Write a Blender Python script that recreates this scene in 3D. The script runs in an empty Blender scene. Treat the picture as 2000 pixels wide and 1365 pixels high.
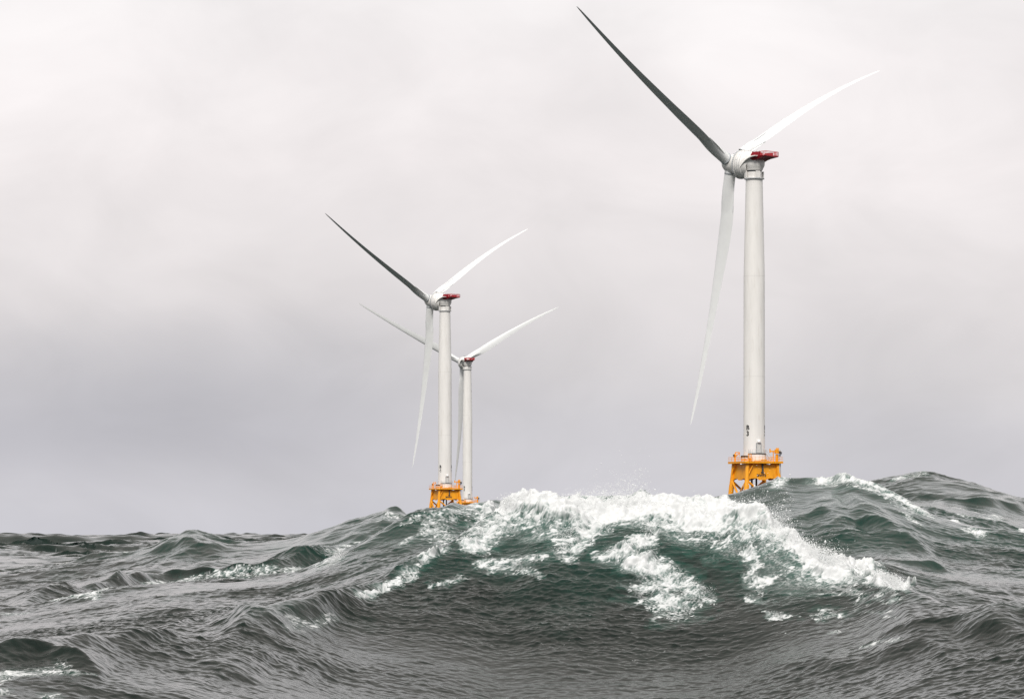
import bpy, math
import numpy as np
from mathutils import Vector, Matrix

sc = bpy.context.scene
rad = math.radians
rng = np.random.default_rng(7)

# ------------------------------------------------------------------ camera
F = 7000.0          # focal length in photo pixels (photo is 2000 px wide)
HC = 4.0            # eye height above mean sea level, metres
HY = 1044.0         # photo row of the horizon
cam_data = bpy.data.cameras.new("camera")
cam_data.sensor_width = 36.0
cam_data.sensor_fit = 'HORIZONTAL'
cam_data.lens = 36.0 * F / 2000.0
cam_data.shift_y = (HY - 682.5) / 2000.0
cam_data.clip_start = 0.5
cam_data.clip_end = 60000.0
cam = bpy.data.objects.new("camera", cam_data)
cam.location = (0, 0, HC)
cam.rotation_euler = (rad(90), 0, 0)
sc.collection.objects.link(cam)
sc.camera = cam

# ------------------------------------------------------------------ sky and sun
SUN_EL, SUN_AZ = 43.0, 190.0      # degrees; azimuth clockwise from +Y (behind the camera, a little left)
sc.view_settings.view_transform = 'Standard'
sc.view_settings.look = 'None'
sc.view_settings.gamma = 1.0
sc.view_settings.exposure = 0.0

world = bpy.data.worlds.new("World")
sc.world = world
world.use_nodes = True
nt = world.node_tree
nt.nodes.clear()


def nd(tree, typ, **kw):
    n = tree.nodes.new(typ)
    for k, v in kw.items():
        if k.startswith('_'):
            n.inputs[k[1:].replace('_', ' ')].default_value = v
        else:
            setattr(n, k, v)
    return n


def math_node(tree, op, a, b=None, clamp=False):
    n = tree.nodes.new('ShaderNodeMath')
    n.operation = op
    n.use_clamp = clamp
    for i, v in enumerate((a, b)):
        if v is None:
            continue
        if isinstance(v, (int, float)):
            n.inputs[i].default_value = v
        else:
            tree.links.new(v, n.inputs[i])
    return n.outputs[0]


def maprange(tree, v, a, b, c=0.0, d=1.0, smooth=True):
    n = tree.nodes.new('ShaderNodeMapRange')
    n.interpolation_type = 'SMOOTHSTEP' if smooth else 'LINEAR'
    n.clamp = True
    tree.links.new(v, n.inputs[0])
    for i, x in enumerate((a, b, c, d)):
        n.inputs[i + 1].default_value = x
    return n.outputs[0]


def mixcol(tree, fac, a, b, blend='MIX'):
    n = tree.nodes.new('ShaderNodeMix')
    n.data_type = 'RGBA'
    n.blend_type = blend
    for s, v in ((n.inputs[0], fac), (n.inputs[6], a), (n.inputs[7], b)):
        if isinstance(v, (int, float)):
            s.default_value = v
        elif isinstance(v, tuple):
            s.default_value = (*v, 1.0) if len(v) == 3 else v
        else:
            tree.links.new(v, s)
    return n.outputs[2]


def ramp(tree, v, stops):
    n = tree.nodes.new('ShaderNodeValToRGB')
    tree.links.new(v, n.inputs[0])
    e = n.color_ramp.elements
    while len(e) > 1:
        e.remove(e[-1])
    for i, (p, c) in enumerate(stops):
        el = e[0] if i == 0 else e.new(p)
        el.position = p
        el.color = (*c, 1.0)
    return n.outputs[0]


tc = nd(nt, 'ShaderNodeTexCoord')
sky = nd(nt, 'ShaderNodeTexSky', sky_type='NISHITA', sun_disc=False,
         sun_elevation=rad(SUN_EL), sun_rotation=rad(SUN_AZ))
sep = nd(nt, 'ShaderNodeSeparateXYZ')
nt.links.new(tc.outputs['Generated'], sep.inputs[0])
dz, dx, dy = sep.outputs[2], sep.outputs[0], sep.outputs[1]
# overcast deck: brightness by elevation (sine of the elevation angle scaled so 0.25 -> 1)
mp = nd(nt, 'ShaderNodeMapping')
mp.inputs['Scale'].default_value = (1.0, 1.0, 1.7)
nt.links.new(tc.outputs['Generated'], mp.inputs[0])
n1 = nd(nt, 'ShaderNodeTexNoise', _Scale=9.0, _Detail=4.0, _Roughness=0.5, _Distortion=0.2)
n2 = nd(nt, 'ShaderNodeTexNoise', _Scale=17.0, _Detail=6.0, _Roughness=0.55, _Distortion=0.8)
for n in (n1, n2):
    nt.links.new(mp.outputs[0], n.inputs[0])
wob = math_node(nt, 'MULTIPLY', math_node(nt, 'SUBTRACT', n1.outputs[0], 0.5), 0.035)
zz = math_node(nt, 'ADD', dz, wob)
zz4 = math_node(nt, 'MULTIPLY', zz, 4.0)
base = ramp(nt, zz4, [
    (0.00, (0.625, 0.618, 0.668)), (0.11, (0.645, 0.628, 0.665)), (0.168, (0.688, 0.660, 0.680)),
    (0.242, (0.748, 0.708, 0.718)), (0.311, (0.812, 0.765, 0.768)), (0.425, (0.885, 0.830, 0.828)),
    (0.511, (0.930, 0.878, 0.874)), (0.60, (0.960, 0.918, 0.912)), (0.72, (0.93, 0.89, 0.885)), (1.00, (0.80, 0.785, 0.78))])
# low dark cloud bank on the left, thinning to the right
bank = math_node(nt, 'MULTIPLY', maprange(nt, dx, 0.03, -0.10),
                 math_node(nt, 'MULTIPLY', maprange(nt, zz, 0.006, 0.026), maprange(nt, zz, 0.068, 0.034)))
bank = math_node(nt, 'MULTIPLY', bank, maprange(nt, dy, 0.2, 0.8))
base = mixcol(nt, math_node(nt, 'MULTIPLY', bank, 0.42), base, (0.39, 0.39, 0.45))
# soft mottling
mott = maprange(nt, n2.outputs[0], 0.25, 0.75, 0.93, 1.06, smooth=False)
mott2 = maprange(nt, n1.outputs[0], 0.25, 0.75, 0.93, 1.06, smooth=False)
m3 = math_node(nt, 'MULTIPLY', mott, mott2)
cmb = nd(nt, 'ShaderNodeCombineXYZ')
for i in range(3):
    nt.links.new(m3, cmb.inputs[i])
base = mixcol(nt, 1.0, base, cmb.outputs[0], 'MULTIPLY')
# out-of-view sky shaped for its light: dark band ahead, bright overhead, dark low behind
mid = math_node(nt, 'MULTIPLY', maprange(nt, dz, 0.22, 0.42), maprange(nt, dy, -0.1, 0.4))  # band above the view, darkened so steep wave faces reflect less
base = mixcol(nt, mid, base, (0.45, 0.415, 0.385))
up = math_node(nt, 'MULTIPLY', maprange(nt, dz, 0.45, 0.85), maprange(nt, dy, 0.35, -0.2))
base = mixcol(nt, up, base, (1.9, 1.88, 1.85))
back = math_node(nt, 'MULTIPLY', maprange(nt, dy, -0.05, -0.7), maprange(nt, dz, 0.55, 0.10))  # unseen dark sky, added to keep the down-facing blade sides dark
base = mixcol(nt, math_node(nt, 'MULTIPLY', back, 0.85), base, (0.20, 0.215, 0.24))
below = maprange(nt, dz, -0.002, -0.02)
base = mixcol(nt, below, base, (0.06, 0.075, 0.075))
# 10x so that the Background sits in the 0.1 range together with the physical sky
clouds = mixcol(nt, 1.0, base, (10.0, 10.0, 10.0), 'MULTIPLY')
nt.nodes[-1].clamp_result = False
full = mixcol(nt, 0.95, sky.outputs[0], clouds)
bg = nd(nt, 'ShaderNodeBackground', _Strength=0.1)
nt.links.new(full, bg.inputs[0])
wo = nd(nt, 'ShaderNodeOutputWorld')
nt.links.new(bg.outputs[0], wo.inputs[0])

sun_d = bpy.data.lights.new("sun", 'SUN')
sun_d.energy = 2.3
sun_d.angle = rad(15)
sun_d.color = (1.0, 0.95, 0.89)
sun = bpy.data.objects.new("sun", sun_d)
_sd = Vector((math.sin(rad(SUN_AZ)) * math.cos(rad(SUN_EL)), math.cos(rad(SUN_AZ)) * math.cos(rad(SUN_EL)), math.sin(rad(SUN_EL))))
sun.rotation_euler = _sd.to_track_quat('Z', 'Y').to_euler()
sun.location = (-50, -100, 200)
sc.collection.objects.link(sun)


# ------------------------------------------------------------------ sea surface
def field(n, length, lam0, lam1, wind=(0.35, -0.94), spread=2.0, slope=4.0, seed=1, chop=0.9):
    """tile of wind waves: height and horizontal shift, unit rms height"""
    r = np.random.default_rng(seed)
    k1 = 2 * np.pi * np.fft.fftfreq(n, length / n)
    kx, ky = np.meshgrid(k1, k1, indexing='ij')
    k = np.hypot(kx, ky)
    k[0, 0] = 1e9
    lam = 2 * np.pi / k
    c = (kx * wind[0] + ky * wind[1]) / k
    band = 1 / (1 + (lam0 / lam) ** 8) / (1 + (lam / lam1) ** 8)
    amp = k ** (-slope / 2) * np.maximum(np.abs(c), 0.02) ** spread * band
    amp[0, 0] = 0
    s = amp * np.exp(2j * np.pi * r.random((n, n)))
    h = np.fft.ifft2(s).real
    sd = h.std()
    sx = np.fft.ifft2(1j * kx / k * s).real / sd * chop
    sy = np.fft.ifft2(1j * ky / k * s).real / sd * chop
    return (np.stack([h / sd, sx, sy]).astype(np.float32), length)


def cloud(n, length, lam0, lam1, slope, seed):
    """isotropic tileable noise, unit variance"""
    r = np.random.default_rng(seed)
    k1 = 2 * np.pi * np.fft.fftfreq(n, length / n)
    kx, ky = np.meshgrid(k1, k1, indexing='ij')
    k = np.hypot(kx, ky)
    k[0, 0] = 1e9
    lam = 2 * np.pi / k
    band = 1 / (1 + (lam0 / lam) ** 8) / (1 + (lam / lam1) ** 8)
    h = np.fft.ifft2(k ** (-slope / 2) * band * np.exp(2j * np.pi * r.random((n, n)))).real
    return ((h / h.std())[None].astype(np.float32), length)


def sample(tile, x, y):
    a, length = tile
    n = a.shape[1]
    fx = (x / length * n) % n
    fy = (y / length * n) % n
    i = np.floor(fx).astype(np.int64)
    j = np.floor(fy).astype(np.int64)
    tx = (fx - i).astype(np.float32)
    ty = (fy - j).astype(np.float32)
    i %= n
    j %= n
    i1 = (i + 1) % n
    j1 = (j + 1) % n
    return (a[:, i, j] * ((1 - tx) * (1 - ty)) + a[:, i1, j] * (tx * (1 - ty)) +
            a[:, i, j1] * ((1 - tx) * ty) + a[:, i1, j1] * (tx * ty))


def sstep(a, b, x):
    t = np.clip((x - a) / (b - a), 0, 1)
    return t * t * (3 - 2 * t)


def blur(a, s, axis):
    r = int(s * 3) + 1
    w = np.exp(-0.5 * (np.arange(-r, r + 1) / s) ** 2)
    w /= w.sum()
    p = [(0, 0), (0, 0)]
    p[axis] = (r, r)
    b = np.pad(a, p, mode='edge')
    out = np.zeros_like(a)
    n = a.shape[axis]
    for q, wq in enumerate(w):
        out += wq * (b[q:q + n] if axis == 0 else b[:, q:q + n])
    return out


# The big seas, as crest and trough lines. Each line: bearing column, distance (m), and the height
# given either as ('p', photo row) or directly in metres.
def hz(dist, row):
    return HC - (row - HY) * dist / F


def line(pts):
    px = np.array([p[0] for p in pts], float)
    d = np.array([p[1] for p in pts], float)
    z = np.array([hz(p[1], p[2][1]) if isinstance(p[2], tuple) else p[2] for p in pts], float)
    return px, d, z


def P(v):
    return ('p', v)


CREST_A = line([(-1800, 100, -0.2), (-400, 108, P(1330)), (0, 112, P(1280)), (150, 116, P(1264)), (300, 122, P(1242)), (450, 129, P(1222)),
                (560, 135, P(1203)), (655, 142, P(1182)), (700, 145, P(1154)), (780, 149, P(1110)), (850, 152, P(1066)),
                (915, 155, P(1015)), (970, 158, P(971)), (1050, 158, P(948)), (1150, 158, P(951)), (1250, 158, P(955)),
                (1350, 158, P(955)), (1420, 157, P(968)), (1480, 155, P(996)), (1550, 151, P(1045)), (1650, 146, P(1098)),
                (1720, 142, P(1120)), (1800, 137, P(1154)), (1850, 134, P(1185)), (1950, 131, P(1196)), (2050, 129, P(1202)),
                (2400, 125, P(1240)), (3800, 110, -0.2)])
TROUGH_A = line([(-1800, 118, -0.3), (-400, 128, -0.3), (0, 130, -0.2), (300, 142, 0.15), (560, 155, 0.85), (700, 163, 1.9), (780, 166, 2.5),
                 (850, 169, 3.2), (980, 178, 3.6), (1200, 180, 2.6), (1350, 180, 2.6), (1480, 176, 2.5), (1600, 170, 2.2),
                 (1720, 160, 1.95), (1850, 150, 0.95), (2000, 148, 0.75), (2400, 145, 0.3), (3800, 130, -0.3)])
CREST_B = line([(-1800, 180, 0), (-400, 185, P(1230)), (0, 185, P(1206)), (87, 185, P(1188)), (168, 185, P(1168)), (262, 185, P(1154)), (332, 185, P(1144)), (455, 185, P(1140)), (560, 185, P(1128)),
                (600, 185, P(1115)), (664, 186, P(1084)), (715, 187, P(1060)), (764, 189, P(1038)), (800, 191, P(1014)), (850, 195, P(996)), (900, 199, P(982)), (940, 202, P(970)),
                (985, 206, P(963)), (1060, 208, P(980)), (1200, 215, P(1005)), (1340, 220, P(985)), (1400, 222, P(968)), (1450, 223, P(958)),
                (1500, 224, P(946)), (1530, 225, P(935)), (1590, 225, P(943)), (1640, 225, P(938)), (1700, 223, P(954)),
                (1750, 221, P(967)), (1790, 220, P(987)), (1830, 218, P(1010)), (1900, 216, P(1030)), (2000, 214, P(1045)),
                (2300, 210, P(1090)), (3800, 200, 0)])
TROUGH_B = line([(-1800, 215, -0.3), (0, 215, -0.2), (330, 215, 0.6), (620, 218, 1.4), (760, 222, 2.6), (860, 228, 3.2), (1000, 235, 3.5),
                 (1300, 245, 3.5), (1550, 250, 4.6), (1700, 250, 5.4), (1850, 250, 5.3), (2000, 248, 4.3), (2300, 245, 2), (3800, 230, -0.3)])
CREST_C = line([(-1800, 265, 0.8), (0, 265, 1.2), (400, 262, P(1066)), (560, 260, P(1056)), (640, 260, P(1041)), (700, 260, P(1022)),
                (735, 260, P(1008)), (760, 260, P(1001)), (785, 260, P(1008)), (830, 262, P(1018)), (1000, 270, 4.6), (1300, 280, 4.8), (1600, 290, P(955)),
                (1700, 290, P(938)), (1760, 290, P(925)), (1800, 290, P(915)), (1870, 290, P(931)), (1950, 290, P(960)),
                (2000, 290, P(975)), (2100, 288, P(998)), (2300, 285, P(1045)), (3800, 280, 0.5)])
TROUGH_C = line([(-1800, 330, -0.5), (0, 330, -0.4), (640, 330, 0.2), (1000, 340, 1), (1700, 370, 2.2), (2000, 370, 1.5), (3800, 350, -0.5)])

TU = np.linspace(-0.40, 0.40, 900)
TY = np.arange(40.0, 560.0, 0.14)
TPX = 1000 + TU * F


def build_table():
    zero = (np.array([0.0]), np.array([1.0]), np.array([0.0]))
    lines = [None, CREST_A, TROUGH_A, CREST_B, TROUGH_B, CREST_C, TROUGH_C]
    D, Z, kinds = [], [], []
    ka = np.interp(TPX, CREST_A[0], CREST_A[1])
    za = np.interp(TPX, CREST_A[0], CREST_A[2])
    front = np.interp(TPX, [-400, 0, 700, 980, 1480, 1850, 2000, 2400], [24, 28, 38, 43, 42, 36, 34, 30])
    foot = np.interp(TPX, [-1800, -400, 0, 600, 980, 1400, 1800, 2300, 3800], [-0.8, -1.0, -1.1, -2.0, -2.9, -2.8, -2.2, -1.6, -0.8])
    D.append(np.full_like(TU, 40.0)); Z.append(np.full_like(TU, -1.0))
    D.append(np.full_like(TU, 62.0)); Z.append(np.interp(TPX, [-1800, 0, 1000, 2000, 3800], [-0.8, -1.1, -2.7, -1.7, -0.8]))
    D.append(ka - front); Z.append(foot)
    D.append(ka); Z.append(za)
    for L in lines[2:]:
        D.append(np.interp(TPX, L[0], L[1])); Z.append(np.interp(TPX, L[0], L[2]))
    D.append(np.full_like(TU, 470.0)); Z.append(np.zeros_like(TU))
    D.append(np.full_like(TU, 600.0)); Z.append(np.zeros_like(TU))
    for q in range(len(D)):
        D[q] = blur(D[q][None], 3.0, 1)[0]
        Z[q] = blur(Z[q][None], 2.2, 1)[0]
    out = np.zeros((len(TU), len(TY)))
    for q in range(len(D) - 1):
        d0, d1, z0, z1 = (v[:, None] for v in (D[q], D[q + 1], Z[q], Z[q + 1]))
        t = np.clip((TY[None] - d0) / (d1 - d0), 0, 1)
        rise = z0 + (z1 - z0) * (0.45 * t ** 1.35 + 0.55 * t ** 2.6)
        fall = z1 + (z0 - z1) * (1 - t) ** 1.7
        seg = np.where(z1 > z0, rise, fall)
        m = (TY[None] >= d0) & (TY[None] < d1)
        out = np.where(m, seg, out)
    return blur(blur(out, 1.6, 0), 2.4, 1)


TAB = build_table()


def swell(x, y):
    yy = np.maximum(y, 1.0)
    u = x / yy
    fu = np.clip((u - TU[0]) / (TU[1] - TU[0]), 0, len(TU) - 1.001)
    fy = np.clip((y - TY[0]) / (TY[1] - TY[0]), 0, len(TY) - 1.001)
    i = fu.astype(np.int64); j = fy.astype(np.int64)
    a = fu - i; b = fy - j
    z = TAB[i, j] * (1 - a) * (1 - b) + TAB[i + 1, j] * a * (1 - b) + TAB[i, j + 1] * (1 - a) * b + TAB[i + 1, j + 1] * a * b
    w = sstep(0.40, 0.26, np.abs(u)) * sstep(40, 60, y) * sstep(550, 460, y)
    return z * w


TROW = HY - F * (TAB - HC) / TY[None]


def on_sea(pts):
    """points of the sea surface seen at these photo positions"""
    out = []
    for p in pts:
        i = int(np.clip(round((p[0] - 1000) / F / (TU[1] - TU[0]) + (0 - TU[0]) / (TU[1] - TU[0])), 0, len(TU) - 1))
        col = TROW[i]
        ok = np.nonzero((col <= p[1]) & (TY > 84))[0]
        if len(ok):
            j = ok[0]
            y = TY[j]
        else:                       # just above a crest: take the crest nearest to it
            j = int(np.argmin(np.where(TY < 300, col, 1e9)))
            y = TY[j]
        out.append((p[0] / F * y - 1000 / F * y, y, TAB[i, j]))
    return np.array(out)


# smaller breaking ridges riding on the big seas: photo trace, height, front width, back width
RIDGES = [
    ([(-80, 1300), (0, 1289), (80, 1288), (140, 1303), (205, 1326)], 0.60, 1.0, 4.0),
    ([(20, 1282), (80, 1278), (140, 1268), (196, 1262), (252, 1252), (315, 1240), (350, 1244)], 0.40, 0.8, 4.5),
    ([(320, 1238), (385, 1220), (440, 1215), (490, 1215), (540, 1222)], 0.45, 0.8, 4.5),
    ([(400, 1268), (472, 1236), (518, 1221), (567, 1211), (640, 1201), (710, 1186)], 0.50, 0.8, 4.5),
    ([(1600, 1048), (1640, 1034), (1675, 1025), (1700, 1027), (1740, 1041), (1800, 1066), (1850, 1086)], 0.75, 1.6, 6.0),
    ([(1690, 1086), (1760, 1099), (1830, 1112), (1900, 1128)], 0.42, 0.9, 4.0),
    ([(1530, 1026), (1570, 1016), (1610, 1012), (1670, 1022)], 0.30, 1.6, 5.0),
    ([(1820, 1150), (1900, 1146), (1980, 1152)], 0.30, 0.9, 4.0),
    ([(1880, 1205), (1940, 1192), (2010, 1186), (2080, 1190)], 0.40, 1.0, 4.0),
    ([(1790, 978), (1850, 984), (1920, 994), (2000, 1003), (2060, 1008)], 0.7, 1.8, 4.0),
    ([(1820, 955), (1880, 962), (1960, 986), (2040, 1000)], 0.35, 1.6, 4.0),
    ([(1860, 1250), (1930, 1240), (2010, 1248)], 0.30, 0.9, 3.5),
    ([(1690, 1235), (1780, 1222), (1850, 1214), (1930, 1222)], 0.24, 0.8, 3.5),
    ([(1700, 1290), (1790, 1264), (1880, 1285)], 0.24, 0.8, 3.5),
    ([(180, 1102), (260, 1093), (330, 1083), (420, 1090), (500, 1096)], 0.4, 2.5, 8.0),
    ([(130, 1084), (180, 1074), (250, 1084)], 0.35, 2.5, 8.0),
    ([(300, 1084), (360, 1070), (440, 1080)], 0.40, 2.5, 8.0),
    ([(180, 1210), (280, 1196), (360, 1192), (430, 1184), (520, 1178)], 0.30, 0.9, 5.0),
    ([(430, 1300), (520, 1287), (600, 1290)], 0.22, 0.8, 3.5),
    ([(540, 1310), (620, 1296), (700, 1300)], 0.22, 0.7, 3.0),
    ([(320, 1338), (420, 1322), (520, 1328)], 0.24, 0.8, 3.5),
    ([(1480, 1300), (1580, 1290), (1680, 1302)], 0.16, 0.9, 3.0),
    ([(745, 1012), (760, 1002), (790, 1012)], 0.35, 2.0, 3.0),
    ([(-420, 1262), (-120, 1225), (0, 1204), (87, 1183), (168, 1161), (262, 1147), (332, 1137), (455, 1132), (560, 1121), (600, 1108), (664, 1078), (715, 1054), (764, 1034), (800, 1018)], 1.0, 0.95, 7.0),
    ([(600, 1204), (655, 1188), (700, 1160), (780, 1116), (850, 1072), (900, 1030)], 0.32, 0.8, 4.0),
    ([(1440, 968), (1500, 955), (1530, 938), (1590, 946), (1640, 941), (1700, 957), (1790, 998), (1850, 1026)], 0.30, 1.4, 6.0),
]
RW = [(on_sea(r[0]), *r[1:]) for r in RIDGES]

C_BIG = cloud(512, 37.0, 0.6, 12, 3.2, 21)
C_MED = cloud(512, 11.3, 0.12, 2.6, 3.0, 22)
C_FIN = cloud(512, 4.1, 0.04, 0.8, 2.8, 23)
C_PATCH = cloud(256, 160.0, 6, 60, 3.0, 25)
TXX, TYY = TU[:, None] * TY[None], np.broadcast_to(TY[None], TAB.shape)
for p, h, wf, wb in RW:
    x0, x1 = p[:, 0].min(), p[:, 0].max()
    m = np.nonzero((TXX > x0) & (TXX < x1) & (TYY > p[:, 1].min() - 5 * wf) & (TYY < p[:, 1].max() + 5 * wb))
    xm, ym = TXX[m], TYY[m]
    o = np.argsort(p[:, 0])
    xg = np.linspace(x0, x1, 60)
    yg = blur(np.interp(xg, p[o, 0], p[o, 1])[None], 3.0, 1)[0]
    yr = np.interp(xm, xg, yg) + wf * 0.40 * sample(C_PATCH, xm * 3.0, ym * 2.0 + 5)[0]
    e = (xm - x0) / (x1 - x0)
    amp = h * np.sin(np.pi * e) ** 0.9 * (1 + 0.25 * sample(C_PATCH, xm * 4.0 + 7, ym * 2.0)[0])
    d = (ym - yr) / np.sqrt(1 + np.interp(xm, xg, np.gradient(yg, xg)) ** 2)
    TAB[m] += amp * np.where(d < 0, np.exp(-(np.abs(d) / wf) ** 1.2), np.exp(-(np.abs(d) / wb) ** 1.2))
TROW = HY - F * (TAB - HC) / TY[None]

# white water: photo trace with half width (px) and strength; the trace is cast onto the sea first
FOAM = [
    # main crest, spilling
    ([(950, 992, 14), (985, 978, 18), (1030, 978, 24), (1075, 985, 28), (1130, 984, 24), (1200, 984, 22), (1260, 984, 24), (1310, 990, 24),
      (1350, 990, 36), (1400, 1005, 40), (1440, 1010, 34), (1480, 1020, 22), (1520, 1036, 20), (1560, 1056, 18), (1600, 1080, 18),
      (1640, 1100, 20), (1690, 1110, 13), (1720, 1122, 9), (1755, 1138, 7), (1785, 1149, 2)], 1.6),
    ([(1420, 1030, 22), (1470, 1045, 20), (1520, 1062, 16), (1570, 1082, 13), (1620, 1108, 13), (1665, 1125, 9)], 0.8),
    ([(990, 1005, 16), (965, 1028, 15), (940, 1046, 13), (915, 1062, 12)], 1.0),
    ([(1160, 1008, 10), (1140, 1025, 13), (1115, 1045, 16), (1104, 1068, 17), (1100, 1084, 11)], 1.05),
    ([(1165, 1000, 12), (1172, 1020, 9), (1160, 1040, 9)], 0.75),
    ([(1280, 1028, 7), (1262, 1050, 10), (1250, 1070, 13), (1222, 1082, 13), (1190, 1090, 10)], 0.95),
    ([(1200, 1088, 10), (1240, 1098, 14), (1275, 1118, 16), (1305, 1135, 17), (1345, 1150, 14), (1385, 1165, 7)], 1.0),
    ([(1268, 1150, 14), (1285, 1165, 24), (1300, 1175, 24), (1335, 1168, 14)], 0.92),
    ([(1110, 1086, 10), (1120, 1102, 8)], 0.5),
    ([(935, 1088, 9), (965, 1100, 12), (1000, 1100, 14), (1030, 1090, 12), (1058, 1086, 8)], 0.72),
    ([(950, 1122, 6), (990, 1112, 9), (1035, 1118, 8), (1050, 1135, 5)], 0.58),
    ([(1432, 1020, 8), (1444, 1052, 7), (1460, 1078, 7), (1490, 1090, 8), (1508, 1102, 7), (1482, 1118, 7), (1520, 1128, 7), (1550, 1120, 6)], 0.98),
    ([(1560, 1060, 10), (1570, 1085, 7), (1566, 1105, 5)], 0.65),
    ([(1490, 1160, 7), (1502, 1150, 7), (1520, 1168, 4)], 0.75),
    ([(1505, 1195, 7), (1540, 1192, 7), (1560, 1198, 4)], 0.72),
    ([(1590, 1196, 6), (1622, 1184, 8), (1655, 1182, 5)], 0.78),
    ([(1690, 1128, 9), (1715, 1145, 10), (1740, 1162, 6)], 0.72),
    ([(1610, 1228, 4), (1640, 1224, 4)], 0.55), ([(1540, 1222, 4), (1556, 1215, 4)], 0.5),
    # left shoulder of the main sea
    ([(960, 990, 7), (920, 1000, 7), (875, 1008, 6), (845, 1030, 6), (805, 1050, 5)], 0.68),
    ([(905, 1050, 9), (930, 1062, 9)], 0.85),
    ([(980, 1000, 22), (930, 1035, 22), (880, 1045, 18), (860, 1020, 14), (920, 1005, 14)], 0.55),
    ([(1560, 1108, 12), (1620, 1126, 14), (1680, 1150, 11)], 0.52),
    ([(1850, 1006, 8), (1900, 1020, 9), (1960, 1016, 8)], 0.55),
    ([(1680, 1170, 5), (1760, 1200, 4)], 0.4), ([(1690, 1258, 4), (1730, 1254, 5), (1760, 1258, 3)], 0.6),
    ([(860, 1062, 5), (835, 1082, 6), (805, 1105, 6), (760, 1126, 6), (725, 1144, 6), (690, 1160, 5)], 0.98),
    ([(820, 1140, 5), (850, 1134, 6), (880, 1125, 6)], 0.72),
    ([(700, 1062, 6), (660, 1085, 7), (640, 1100, 9), (600, 1110, 10), (560, 1116, 9), (480, 1122, 10), (400, 1130, 10), (300, 1144, 9), (200, 1164, 8), (100, 1184, 6)], 0.66),
    ([(650, 1100, 5), (665, 1090, 6)], 0.8),
    ([(740, 1020, 9), (755, 1008, 9), (775, 1018, 9)], 0.52),
    ([(750, 1046, 4), (800, 1030, 5), (845, 1016, 5)], 0.55),
    # the big sea behind on the right
    ([(1605, 936, 8), (1640, 935, 12), (1685, 944, 12), (1720, 957, 12), (1755, 974, 11), (1790, 994, 9), (1815, 1006, 6)], 1.1),
    ([(1722, 965, 7), (1750, 985, 8), (1775, 1000, 7)], 0.6),
    ([(1770, 1000, 5), (1782, 1012, 6), (1800, 1024, 6)], 0.7),
    ([(1518, 946, 6), (1524, 938, 8), (1532, 931, 6)], 1.1),
    ([(1862, 1018, 4), (1900, 1038, 7), (1930, 1044, 8)], 1.0),
    ([(1975, 1036, 5), (2000, 1042, 6), (2030, 1040, 7)], 1.0),
    ([(1740, 938, 3), (1775, 928, 4), (1802, 923, 5)], 0.9),
    # bottom left breaker and flecks
    ([(0, 1332, 12), (30, 1320, 14), (70, 1312, 16), (120, 1308, 13), (160, 1314, 9)], 0.62),
    ([(0, 1345, 10), (20, 1340, 8)], 0.8), ([(75, 1350, 7), (105, 1346, 7)], 0.7),
    ([(180, 1320, 3), (205, 1332, 3)], 0.6),
    ([(560, 1222, 14), (620, 1224, 14), (660, 1214, 10)], 0.34),
    ([(225, 1046, 2), (250, 1046, 2)], 0.9), ([(330, 1048, 2), (350, 1048, 2)], 0.9),
    ([(0, 1200, 5), (60, 1196, 5)], 0.5),
]
FW = []
for pts, s in FOAM:
    w3 = on_sea(pts)
    FW.append((w3, 1.22 * np.array([p[2] for p in pts]) * w3[:, 1] / F, s))


def seg_field(x, y, z, lineset, reach):
    """strongest falloff (1 on the trace, 0 at reach*width) over all traces; z counts fully, depth counts less"""
    out = np.zeros_like(x)
    for p, w, s in lineset:
        wm = w.max() * reach
        box = np.nonzero((x > p[:, 0].min() - wm) & (x < p[:, 0].max() + wm) & (y > p[:, 1].min() - 6 * wm) & (y < p[:, 1].max() + 6 * wm))[0]
        if not len(box):
            continue
        q = np.stack([x[box], y[box] * 0.35, z[box]], 1)
        pp = p * np.array([1, 0.35, 1])
        best = np.zeros(len(box))
        for a, b, wa, wb in zip(pp[:-1], pp[1:], w[:-1], w[1:]):
            d = b - a
            t = np.clip(((q - a) @ d) / max(d @ d, 1e-9), 0, 1)
            dist = np.linalg.norm(q - a - t[:, None] * d, axis=1)
            ww = wa + (wb - wa) * t
            best = np.maximum(best, np.clip(1 - dist / (ww * reach), 0, 1) * s)
        out[box] = np.maximum(out[box], best)
    return out


# polar sheet, fine inside the picture, coarse all round
def angles():
    fine = np.arange(-0.172, 0.1721, 3.4e-4)
    side, a, st = [], 0.172, 4e-4
    while a < math.pi - 0.05:
        st = min(st * 1.16, 0.09)
        a += st
        side.append(a)
    side = np.array([s for s in side if s < math.pi - 0.03])
    return np.concatenate([-side[::-1], fine, side])


def radii():
    r, out = 2.0, []
    while r < 26000:
        out.append(r)
        if r < 80:
            st = 0.35 if r > 60 else 1.2
        elif r < 100:
            st = 0.12
        elif r < 132:
            st = 0.075
        elif r < 162:
            st = 0.055
        elif r < 240:
            st = 0.12
        elif r < 310:
            st = 0.22
        else:
            st = 0.22 + (r - 310) * (0.0032 if r < 4000 else 0.006)
        r += st
    return np.array(out)


AN, RR = angles(), radii()
NA, NR = len(AN), len(RR)
A2, R2 = np.meshgrid(AN, RR, indexing='ij')
X = (np.sin(A2) * R2).ravel()
Y = (np.cos(A2) * R2).ravel()
DR = np.broadcast_to(np.gradient(RR)[None], (NA, NR)).ravel()
DA = np.broadcast_to((np.gradient(AN)[:, None] * RR[None]), (NA, NR)).ravel()
STEP = np.maximum(DR * 0.45, DA)

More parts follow.
